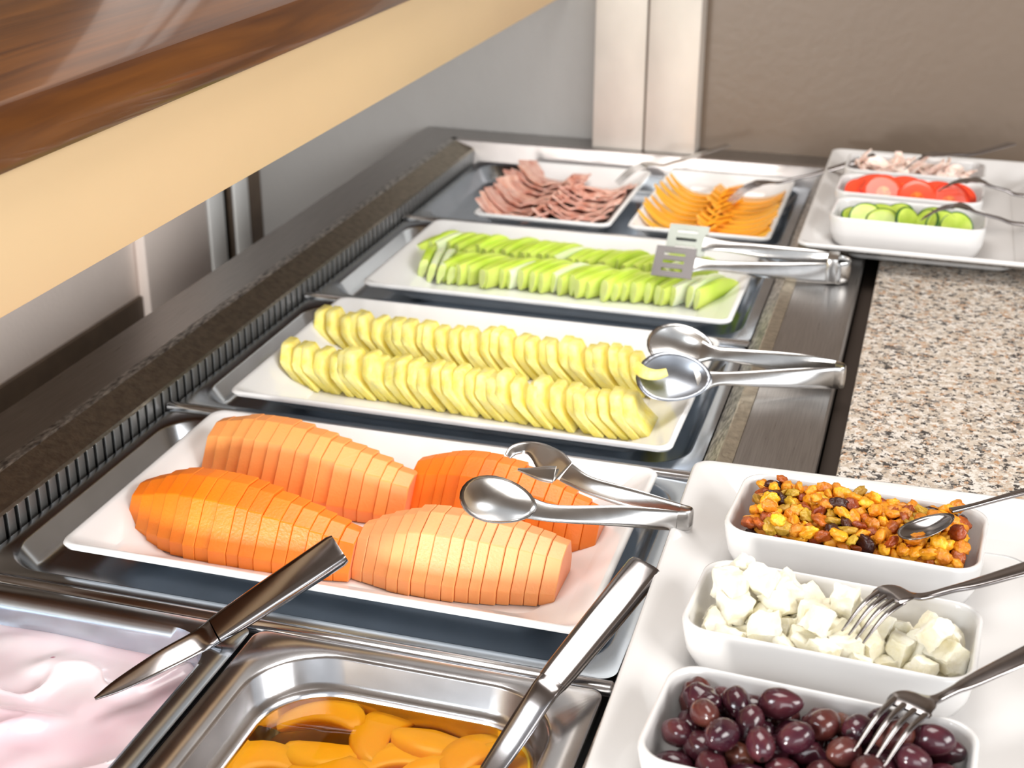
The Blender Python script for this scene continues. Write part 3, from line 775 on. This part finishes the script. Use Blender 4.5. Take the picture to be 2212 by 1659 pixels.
# raisins
def raisin_mesh(seed):
    rng = random.Random(seed); bm = bmesh.new()
    bmesh.ops.create_icosphere(bm, subdivisions=3, radius=1)
    a, b, c = rng.uniform(.0054, .0070), rng.uniform(.0042, .0052), rng.uniform(.0026, .0036)
    for v in bm.verts:
        p = v.co
        w_ = 1 + .34 * noise.noise(p * 1.9 + Vector((seed * 5, 0, 0))) - .30 * abs(noise.noise(p * 3.6 + Vector((0, seed, 0)))) + .08 * noise.noise(p * 8)
        v.co = Vector((p.x * a, p.y * b, p.z * c + .0008 * (p.x ** 2))) * w_
    return bm
ra = []
for k in range(14):
    mm = ['raisin_gold', 'raisin_gold', 'raisin_green', 'raisin_gold', 'raisin_amber', 'raisin_gold', 'raisin_dark', 'raisin_gold', 'raisin_amber', 'raisin_green', 'raisin_gold', 'raisin_gold', 'raisin_amber', 'raisin_gold'][k]
    ra.append(finish('raisin', raisin_mesh(k), M[mm], None, 180))
bed = bmesh.new(); box(bed, -.078, .078, -.036, .036, .005, .0262, .006)
for v in bed.verts: v.co.z += noise.noise(v.co * 200) * .002
rb = finish('raisin_bed', bed, M['raisin_amber'], None, 60, (DR[0], DR[1], DZ), (0, 0, rz))
tag(rb, 'deeper packed raisins beneath the top layer in the raisin dish', 'raisins', kind='stuff')
rgn = np.random.RandomState(3)
n = 296
P = pack(n, .0047, .166, .084, DZ + .0285, 4, 160, rot=rz)
pts = [(p[0] + DR[0], p[1] + DR[1], p[2] + .004 * (1 - abs(p[1]) / .05) - (.004 if abs(p[0]) > .07 else 0)) for p in P]
RC = {2: 'greenish', 9: 'greenish', 4: 'reddish amber', 8: 'reddish amber', 12: 'reddish amber', 6: 'dark brown'}
def rl(p, k):
    a, b = region(p, DR, .17, .08)
    w_ = {'left': 'left', 'right': 'right', 'middle': 'middle'}[a]; v_ = {'front': 'front', 'back': 'back', 'centre': 'centre'}[b]
    return f"{RC.get(k, 'golden')} raisin, {v_} {w_} part of the raisin dish"
spread(ra, pts, 'raisin', lambda i, p, k: rl(p, k), 'raisin', lambda i, p, k: rl(p, k).replace('raisin,', 'raisins,'), 10, .98, 1.3, True)

# ---------------------------------------------------------------- peaches
def peach_mesh(seed, arc=130, rad=.030, th=.017):
    rng = random.Random(seed); bm = bmesh.new(); K = 14; rings = []
    for i in range(K + 1):
        t = i / K; a = R(-arc / 2 + arc * t)
        k = max(.06, math.sin(PI * t) ** .55)
        c = Vector((math.sin(a) * rad, math.cos(a) * rad - rad * .75, 0)); out = Vector((math.sin(a), math.cos(a), 0))
        rg = []
        for (u, w_) in ((-.62, .22), (-.50, .02), (-.10, -.35), (.25, -.55), (.55, -.42), (.72, -.05), (.70, .28), (.58, .46), (.20, .44), (-.25, .38), (-.55, .34)):
            rg.append(c + out * (u * th * 1.1 * k) + Vector((0, 0, w_ * th * k)))
        rings.append(rg)
    loft(bm, rings)
    for f in bm.faces:
        f.material_index = 0
    return bm
spots = [(-.376, .7790, 8, 'in the back left corner, above a curved slice'), (-.362, .748, 188, 'curving downward, second from the back left'), (-.326, .779, 80, 'C-shaped with its opening to the right'),
         (-.293, .783, 185, 'at the back edge, near the middle'), (-.254, .768, 60, 'beneath the long spoon handle'), (-.398, .719, 40, 'farthest left by the pan wall'),
         (-.304, .752, 20, 'overlapping others, just front of the C-shaped one'), (-.272, .742, 12, 'large and level, right of centre'), (-.229, .761, -40, 'at the right wall behind the spoon'),
         (-.236, .735, -20, 'front right beside the spoon'), (-.350, .722, 10, 'at the bottom picture edge, left of centre'), (-.318, .716, 190, 'at the bottom picture edge, in the middle'), (-.283, .712, 0, 'at the bottom picture edge, right of centre')]
rng = random.Random(44)
for i, (x, y_, a, wh) in enumerate(spots):
    o = finish('peach_slice', peach_mesh(i, rng.uniform(125, 160), rng.uniform(.027, .032), rng.uniform(.019, .023)), M['peach'], None, 180, (x * .958, y_ * .963, -0.0315 - .0012 * (i % 4)), (R(rng.uniform(-14, 14)), R(rng.uniform(-8, 8)), R(a)))
    tag(o, f'orange peach slice in syrup, {wh}', 'peach', 'peach slices in syrup')
for i in range(22):
    x, y_ = -0.365 + .0285 * (i % 6) + rng.uniform(-.006, .006), .535 + .058 * (i // 6) + rng.uniform(-.01, .01)
    o = finish('peach_slice', peach_mesh(40 + i), M['peach'], None, 180, (x, min(y_, .735), -0.060 + rng.uniform(-.004, .005)), (R(rng.uniform(-25, 25)), R(rng.uniform(-15, 15)), rng.uniform(0, 6)))
    tag(o, 'orange peach slice lying deeper in the syrup below the top ones', 'peach', 'deeper peach slices in syrup')

# ---------------------------------------------------------------- tomato, cucumber, shredded meat
def disc(name, r, th, mats, seeds=True):
    """disc with skin side (mat 0), flesh ring (1) and core (2)"""
    bm = bmesh.new(); N_ = 28
    prof_ = [(0, th / 2, 2), (r * .34, th / 2 + .0003, 2), (r * .72, th / 2, 1), (r * .90, th / 2, 1), (r, th * .32, 0), (r, -th * .32, 0), (r * .93, -th / 2, 1), (r * .72, -th / 2, 1), (r * .3, -th / 2, 2), (0, -th / 2, 2)]
    prev = None
    for (rr_, z, mi) in prof_:
        if rr_ == 0:
            cur = [bm.verts.new((0, 0, z))]
        else: cur = [bm.verts.new((rr_ * math.cos(2 * PI * k / N_), rr_ * math.sin(2 * PI * k / N_), z)) for k in range(N_)]
        if prev:
            for k in range(N_):
                k2 = (k + 1) % N_
                if len(prev) == 1: f = bm.faces.new((prev[0], cur[k], cur[k2]))
                elif len(cur) == 1: f = bm.faces.new((prev[k], cur[0], prev[k2]))
                else: f = bm.faces.new((prev[k], cur[k], cur[k2], prev[k2]))
                f.material_index = mi
        prev = cur
    return finish(name, bm, mats, None, 40)
tom = disc('tomato_slice', .030, .007, [M['tomato'], M['tomato_flesh'], M['tomato_gel']])
tsp = [(-.080, 1.852, .067, 28, 12, 10, 'lying in the left corner of the dish'), (-.070, 1.866, .076, 14, -6, 0, 'on top at the back left'), (-.056, 1.844, .072, 52, 6, 0, 'leaning left of the middle of the dish'),
       (-.030, 1.866, .073, 25, 0, 0, 'lying at the back of the middle'), (-.014, 1.842, .069, 60, -4, 2, 'showing its round cut face in the middle front'), (.014, 1.862, .074, 15, 4, 0, 'at the back right, under the fork'),
       (.026, 1.840, .068, 57, -6, -3, 'showing its cut face at the front right'), (.033, 1.856, .070, 30, 6, 0, 'in the right corner of the dish')]
for i, (x, y_, z, rx, ry, rz_, wh) in enumerate(tsp):
    o = tom if i == 0 else tom.copy()
    if i: C.objects.link(o)
    o.location = (x, y_, z); o.rotation_euler = (R(rx), R(ry), R(rz_)); o.scale = (.86, .86, 1.3)
    tag(o, f'red tomato slice {wh}', 'tomato', 'tomato slices')
cu = disc('cucumber_slice', .0205, .004, [M['cuke_skin'], M['cuke'], M['cuke']])
csp = [(-.070, 1.738, .070, 48, 5, 0, 'largest upright one at the left'), (-.050, 1.733, .068, 40, 0, 0, 'low in front, left of the middle'), (-.080, 1.747, .067, 20, 10, 0, 'at the left end, partly sunken'),
       (-.050, 1.752, .072, 20, 10, 0, 'at the back, left of the middle'), (-.033, 1.755, .070, 35, -20, 0, 'at the back of the middle'), (-.020, 1.735, .069, 55, 35, 30, 'standing on edge in the middle'),
       (.000, 1.735, .069, 50, -30, -30, 'leaning right of the middle under the fork'), (.020, 1.733, .069, 62, 0, 10, 'upright at the right with dark skin below'), (.036, 1.735, .068, 58, -20, 25, 'upright at the right end'),
       (.010, 1.756, .070, 30, 0, 0, 'at the back right'), (.036, 1.750, .066, 35, 8, 0, 'in the back right corner'), (-.032, 1.736, .063, 30, 0, 0, 'lowest one in the middle front'), (.022, 1.742, .064, 40, -12, 0, 'low at the right'), (-.078, 1.736, .062, 25, 8, 0, 'low at the front left corner')]
for i, (x, y_, z, rx, ry, rz_, wh) in enumerate(csp):
    o = cu if i == 0 else cu.copy()
    if i: C.objects.link(o)
    o.location = (x, y_, z); o.rotation_euler = (R(rx), R(ry), R(rz_))
    tag(o, f'green cucumber slice {wh}', 'cucumber', 'cucumber slices')
rng = random.Random(70)
mp_ = []
for k in range(6):
    bm = bmesh.new()
    c_ = [((-.019 + .0095 * i, rng.uniform(-.005, .005), rng.uniform(-.004, .004)), rng.uniform(.004, .007), .0012, (0, 1, rng.uniform(-1, 1))) for i in range(5)]
    ribbon(bm, curve_pts(c_, 4), None, n=8)
    mp_.append(finish('meat_strip', bm, M['turkey'], None, 60))
pts = [(DHa[0] + rng.uniform(-.072, .072), DHa[1] + rng.uniform(-.030, .030), DZ + .022 + rng.uniform(0, .022)) for _ in range(64)]
spread(mp_, pts, 'meat_strip', lambda i, p, k: f'curled pale pink meat strip, {region(p, DHa, .15, .06)[1]} {region(p, DHa, .15, .06)[0]} of the dish nearest the wall', 'meat', lambda i, p, k: f'meat strips, {region(p, DHa, .15, .06)[1]} {region(p, DHa, .15, .06)[0]}', 71, .8, 1.1, True)

# ---------------------------------------------------------------- forks and spoons
def path_frame(tip, top, neck, end):
    return [Vector(p) for p in (tip, top, neck, end)]
def fork(label, tip, top, neck, mid, end, side, width=.0125, m='cutlery', group='dinner forks'):
    """tines start at the arched head 'top' and end at 'tip'"""
    t = thing('serving_fork', label, 'fork', tuple(neck), group)
    T, A, Nk, Md, E_ = [Vector(q) - Vector(neck) for q in (tip, top, neck, mid, end)]
    sd = Vector(side).normalized()
    bm = bmesh.new()
    root = A + (T - A) * .12
    ctl = [(tuple(root), width * .98, .0010), (tuple(A), width, .0012), (tuple(A * .55 + Nk * .45 + Vector((0, 0, .0012))), width * .72, .0013), (tuple(Nk), .0036, .0016), (tuple(Nk + (Md - Nk) * .45), .0032, .0017), (tuple(Md), .0052, .0017), (tuple(E_), .0085, .0015)]
    ribbon(bm, curve_pts(ctl, 6), tuple(sd), n=12, power=2.8)
    finish('handle', bm, M[m], t, 60)
    for k in range(4):
        off = sd * (width * (-0.75 + .5 * k)); up = Vector((0, 0, .10)) * (T - A).length
        q0 = A + (T - A) * .04 + off; q1 = A + (T - A) * .5 + off * .97 + up * .9; q2 = T + off * .95
        bm = bmesh.new()
        ribbon(bm, curve_pts([(tuple(q0), .00225, .0010), (tuple(q1), .00185, .0009), (tuple(q2), .0006, .0005)], 6), tuple(sd), n=8)
        finish('tine', bm, M[m], t, 60)
    return t
fork('dark steel fork resting on the feta with tines down', (-.013, .792, .080), (.008, .826, .094), (.027, .832, .093), (.066, .853, .100), (.135, .896, .114), (.75, -.62, .05))
fork('dark steel fork dug into the olives at the lower right', (.005, .668, .083), (.0255, .713, .093), (.0380, .7255, .090), (.061, .748, .094), (.120, .800, .108), (.82, -.52, 0.0), width=.0135)
fork('thin dark fork lying across the tomato slices', (.012, 1.846, .083), (.050, 1.832, .103), (.072, 1.820, .100), (.112, 1.826, .090), (.19, 1.82, .100), (.2, 1, 0), group='dinner forks on the rear platter')
fork('thin dark fork lying across the cucumber slices', (-.004, 1.712, .083), (.034, 1.705, .105), (.056, 1.698, .100), (.108, 1.697, .091), (.19, 1.69, .100), (.2, 1, 0), group='dinner forks on the rear platter')
fork('dark fork stuck into the shredded meat dish by the wall', (-.033, 1.930, .085), (-.009, 1.932, .104), (.018, 1.955, .102), (.050, 1.985, .098), (.10, 2.05, .100), (.3, 1, 0), group='dinner forks on the rear platter')
fork('silver fork whose tines rest on the orange cheese slices', (-.2590, 1.912, .024), (-.2255, 1.944, .046), (-.200, 1.968, .042), (-.150, 1.985, .055), (-.0775, 2.010, .080), (.55, -.85, 0), group='dinner forks at the back plates', width=.012)
fork('bright silver fork leaning on the ham plate\'s back right', (-.428, 1.958, .024), (-.393, 1.984, .048), (-.370, 1.995, .046), (-.340, 2.03, .050), (-.29, 2.075, .062), (.55, -.85, 0), m='tong_steel', group='dinner forks at the back plates')

def bowl_cup(bm, cx, ax, side, nrm, la, lb, depth, th=.0009, notch=False):
    """spoon bowl: ellipse of half-lengths la (along ax) and lb (along side) dished along -nrm"""
    ax, side, nrm = Vector(ax).normalized(), Vector(side).normalized(), Vector(nrm).normalized(); cx = Vector(cx)
    K, Nn = 7, 28
    layers = []
    for sgn in (0, 1):
        rows = []
        for i in range(K + 1):
            r_ = i / K; rw = []
            for j in range(Nn):
                a = 2 * PI * j / Nn
                u, v = r_ * math.cos(a), r_ * math.sin(a)
                egg = 1 - .16 * u
                if notch:
                    # C shaped bite on the left-lower side
                    dx, dy = u - (-.55), v - (-.55)
                    dd = math.hypot(dx, dy)
                    if dd < .62:
                        k = .62 / max(dd, .05); u, v = -.55 + dx * k, -.55 + dy * k
                        if u < -.9 or v < -1.0: u, v = max(u, -.5), max(v, -.9)
                p = cx + ax * (u * la) + side * (v * lb * egg) - nrm * (depth * (1 - min(1, r_) ** 2)) - nrm * (th if sgn else 0)
                rw.append(bm.verts.new(p))
            rows.append(rw)
        layers.append(rows)
    for s_, rows in enumerate(layers):
        for i in range(K):
            for j in range(Nn):
                j2 = (j + 1) % Nn
                f = (rows[i][j], rows[i][j2], rows[i + 1][j2], rows[i + 1][j])
                try: bm.faces.new(f if s_ == 0 else f[::-1])
                except ValueError: pass
    for j in range(Nn):
        j2 = (j + 1) % Nn
        bm.faces.new((layers[0][K][j], layers[0][K][j2], layers[1][K][j2], layers[1][K][j]))
    bmesh.ops.remove_doubles(bm, verts=bm.verts, dist=1e-6)

# teaspoon in the raisins
t = thing('teaspoon', 'small steel spoon dug into the raisins, handle to the right', 'spoon', (.045, .940, .1000))
bm = bmesh.new()
ribbon(bm, curve_pts([((-.004, -.002, .0025), .0030, .0012), ((.010, .006, .004), .0022, .0014), ((.035, .022, .008), .0028, .0015), ((.085, .050, .018), .0065, .0013)], 6), (-.55, .83, 0), n=10)
finish('handle', bm, M['cutlery'], t, 60)
bm = bmesh.new(); bowl_cup(bm, (-.019, -.016, -.0045), (.75, .62, .20), (-.60, .78, -.15), (-.10, -.28, .95), .022, .0135, .0055)
finish('bowl', bm, M['cutlery'], t, 180)

# long handled serving spoons standing in the front pans
def ladle(label, tip, collar, end, wd, m='cutlery'):
    t = thing('serving_spoon', label, 'spoon', collar, 'long flat handled serving spoons')
    T, E_ = Vector(tip) - Vector(collar), Vector(end) - Vector(collar)
    d = E_.normalized(); sd = d.cross(Vector((0.05, -0.42, 0.90))).normalized()
    bm = bmesh.new()
    ribbon(bm, [(tuple(d * .002), wd * .80, .0036), (tuple(d * .012), wd * .86, .0040), (tuple(E_ * .5), wd * .95, .0052), (tuple(E_ - d * .004), wd * 1.0, .0060), (tuple(E_), wd * .92, .0052)], tuple(sd), n=16, power=3.4)
    finish('handle', bm, M[m], t, 50)
    bm = bmesh.new()
    ribbon(bm, curve_pts([(tuple(T), .0012, .0008), (tuple(T * .80), wd * .42, .0012), (tuple(T * .45), wd * .66, .0014), (tuple(-d * .012), wd * .74, .0020), (tuple(d * .0015), wd * .80, .0034)], 5), tuple(sd), n=14, power=3.0)
    finish('shank', bm, M[m], t, 50)
    # bowl, hidden in the food
    bm = bmesh.new(); bowl_cup(bm, tuple(T * 1.0 + Vector((0, -.012, -.034)) + d * -.01), tuple(-d), tuple(sd), (0, -.5, .85), .028, .02, .008)
    finish('bowl', bm, M[m], t, 180)
    return t
ladle('steel serving spoon with tapering shank dipped in the pink yogurt', (-0.5040, 0.6985, -0.006), (-0.4510, 0.7715, 0.0120), (-0.3780, 0.8345, 0.058), .0135)
ladle('steel serving spoon with bright collar standing in the peaches', (-0.2500, 0.690, -0.055), (-0.2010, 0.7675, 0.0225), (-0.1600, 0.8710, 0.0600), .0130, 'cutlery')

# ---------------------------------------------------------------- tongs
def tongs(label, end, arms, mat_, w0=.0095):
    t = thing('serving_tongs', label, 'tongs', end, 'steel serving tongs')
    E0 = Vector(end)
    # spring bend
    (a, b) = arms
    a0, b0 = Vector(a[0][0]) - E0, Vector(b[0][0]) - E0
    out = (-(a0 + b0)).normalized(); out.z = 0
    bm = bmesh.new()
    mid = (a0 + b0) / 2 + out * .010
    ribbon(bm, curve_pts([(tuple(a0), w0, .0012, a[0][3]), (tuple(a0 * .6 + mid * .4 + out * .004), w0, .0012, a[0][3]), (tuple(mid), w0, .0012, a[0][3]), (tuple(b0 * .6 + mid * .4 + out * .004), w0, .0012, b[0][3]), (tuple(b0), w0, .0012, b[0][3])], 5), None, n=10)
    finish('spring_bend', bm, M[mat_], t, 50)
    for arm in arms:
        bm = bmesh.new()
        ribbon(bm, curve_pts([(tuple(Vector(p) - E0), hw, ht, s) for p, hw, ht, s in arm], 6), None, n=12, power=2.6)
        finish('arm', bm, M[mat_], t, 50)
    return t, E0
V = (0, 0, 1)
# pineapple tongs
t, E0 = tongs('steel spoon-ended tongs lying over the pineapple plate\'s right edge', (-.060, 1.300, .044),
    [[((-.066, 1.310, .043), .0110, .0012, V), ((-.100, 1.313, .044), .0105, .0013, (0, .25, 1)), ((-.150, 1.312, .046), .0078, .0014, (0, .45, .9)), ((-.180, 1.310, .047), .0070, .0014, (0, .6, .8)), ((-.197, 1.312, .046), .0120, .0010, (0, .62, .78))],
     [((-.066, 1.292, .043), .0110, .0012, V), ((-.100, 1.281, .043), .0095, .0014, (0, .35, 1)), ((-.145, 1.266, .043), .0075, .0015, (0, .5, .9)), ((-.172, 1.257, .0435), .0070, .0015, (0, .6, .8)), ((-.190, 1.250, .041), .0130, .0010, (0, .70, .70))]], 'tong_steel', .0110)
bm = bmesh.new(); bowl_cup(bm, Vector((-.218, 1.316, .049)) - E0, (1, -.04, -.03), (.03, .62, .78), (0, -.78, .62), .034, .0215, .006)
finish('spoon_end', bm, M['tong_steel'], t, 180)
bm = bmesh.new(); bowl_cup(bm, Vector((-.211, 1.246, .045)) - E0, (1, .06, -.03), (.05, .70, .70), (0, -.70, .70), .036, .0255, .007)
finish('spoon_end', bm, M['tong_steel_reflect'], t, 180)
# papaya tongs
t, E0 = tongs('steel tongs with one notched end lying on the papaya', (-.142, .940, .064),
    [[((-.150, .9475, .064), .0080, .0013, (0, .1, 1)), ((-.190, .953, .068), .0078, .0014, (0, .5, 1)), ((-.225, .961, .070), .0070, .0015, (0, .7, 1)), ((-.245, .971, .073), .0085, .0013, (.2, .8, .7))],
     [((-.150, .9320, .066), .0080, .0013, (0, .1, 1)), ((-.190, .922, .069), .0078, .0014, (0, .6, 1)), ((-.235, .908, .071), .0068, .0015, (0, .8, .8)), ((-.256, .905, .074), .0085, .0013, (0, .8, .8))]], 'tong_steel', .0080)
bm = bmesh.new(); bowl_cup(bm, Vector((-.280, .9045, .077)) - E0, (1, -.02, -.06), (.03, .72, .70), (0, -.70, .72), .030, .0180, -.0050)
finish('spoon_end', bm, M['tong_steel'], t, 180)
bm = bmesh.new()
# notched end: hooked C blade
ribbon(bm, curve_pts([((-.106, .032, .0085), .0105, .0010, (.45, .62, .62)), ((-.118, .043, .009), .0125, .0010, (.5, .6, .6)), ((-.131, .053, .012), .0085, .0010, (.5, .6, .6)), ((-.142, .058, .012), .0055, .0010, (.35, .66, .66)), ((-.152, .055, .010), .0045, .0010, (.0, .7, .7)), ((-.1555, .048, .007), .0030, .0009, (-.4, .6, .6))], 5), None, n=10)
finish('notched_end', bm, M['tong_steel'], t, 60)
bm = bmesh.new()
ribbon(bm, curve_pts([((-.112, .030, .006), .0075, .0010, (.5, .6, .6)), ((-.122, .031, .005), .0065, .0010, (.4, .6, .6)), ((-.134, .033, .004), .0035, .0010, (.3, .7, .6)), ((-.143, .034, .004), .0012, .0008, (.2, .7, .6))], 5), None, n=10)
finish('notch_tooth', bm, M['tong_steel'], t, 60)
# melon tongs with two slotted turners
t, E0 = tongs('steel tongs with two slotted turner blades over the melon plate', (-.080, 1.612, .045),
    [[((-.086, 1.622, .045), .0125, .0012, V), ((-.120, 1.627, .048), .0110, .0016, (0, .2, 1)), ((-.180, 1.631, .051), .0085, .0028, (0, .4, .9)), ((-.225, 1.634, .052), .0070, .0022, (0, .6, .8)), ((-.250, 1.636, .053), .0110, .0012, (0, .72, .69))],
     [((-.086, 1.600, .043), .0125, .0012, V), ((-.120, 1.597, .042), .0110, .0016, (0, .2, 1)), ((-.180, 1.594, .041), .0085, .0026, (0, .4, .9)), ((-.230, 1.592, .041), .0065, .0022, (0, .6, .8)), ((-.256, 1.590, .041), .0110, .0012, (0, .72, .69))]], 'tong_steel', .0125)
bobj('pivot_band', -0.0225, -0.0095, -.016, .017, -.0135, .0155, M['tong_steel'], t, .002)
def turner(c, m, name='turner_blade'):
    """slotted blade: 3 slots along its length, local x = length"""
    bm = bmesh.new()
    L_, Wd = .048, .040
    xs = [-L_ / 2, -L_ * .28, L_ * .24, L_ / 2]
    ys = [-Wd / 2, -.0125, -.0085, -.0020, .0020, .0085, .0125, Wd / 2]
    vt = {}
    for i, x in enumerate(xs):
        for j, y_ in enumerate(ys):
            for s_ in (0, 1): vt[i, j, s_] = bm.verts.new((x, y_, s_ * .0011))
    hole = {(1, 1), (1, 3), (1, 5)}
    cells = {(i, j) for i in range(3) for j in range(7)} - hole
    for (i, j) in cells:
        bm.faces.new([vt[q] for q in ((i, j, 1), (i + 1, j, 1), (i + 1, j + 1, 1), (i, j + 1, 1))])
        bm.faces.new([vt[q] for q in ((i, j, 0), (i, j + 1, 0), (i + 1, j + 1, 0), (i + 1, j, 0))])
        for (di, dj, e0, e1) in ((-1, 0, (i, j), (i, j + 1)), (1, 0, (i + 1, j + 1), (i + 1, j)), (0, -1, (i + 1, j), (i, j)), (0, 1, (i, j + 1), (i + 1, j + 1))):
            if (i + di, j + dj) not in cells:
                bm.faces.new((vt[e0[0], e0[1], 0], vt[e0[0], e0[1], 1], vt[e1[0], e1[1], 1], vt[e1[0], e1[1], 0]))
    return finish(name, bm, M[m], t, None, tuple(Vector(c) - E0), (R(44), 0, R(-2)))
turner((-.2705, 1.640, .053), 'turner')
turner((-.2760, 1.589, .041), 'turner_shaded')

# piece of pineapple held in the near spoon of the tongs
bm = bmesh.new()
ribbon(bm, curve_pts([((-.016, .004, .004), .0050, .0035), ((-.006, -.002, .001), .0060, .0036), ((.006, -.003, .001), .0055, .0034), ((.016, .001, .004), .0040, .0028)], 5), (0, .7, .7), n=10, power=2.4)
o = finish('pineapple_piece', bm, M['pineapple'], None, 60, (-.2330, 1.243, .0465), (0, 0, R(-6)))
tag(o, 'small torn piece of pineapple resting in the near tong spoon', 'pineapple')
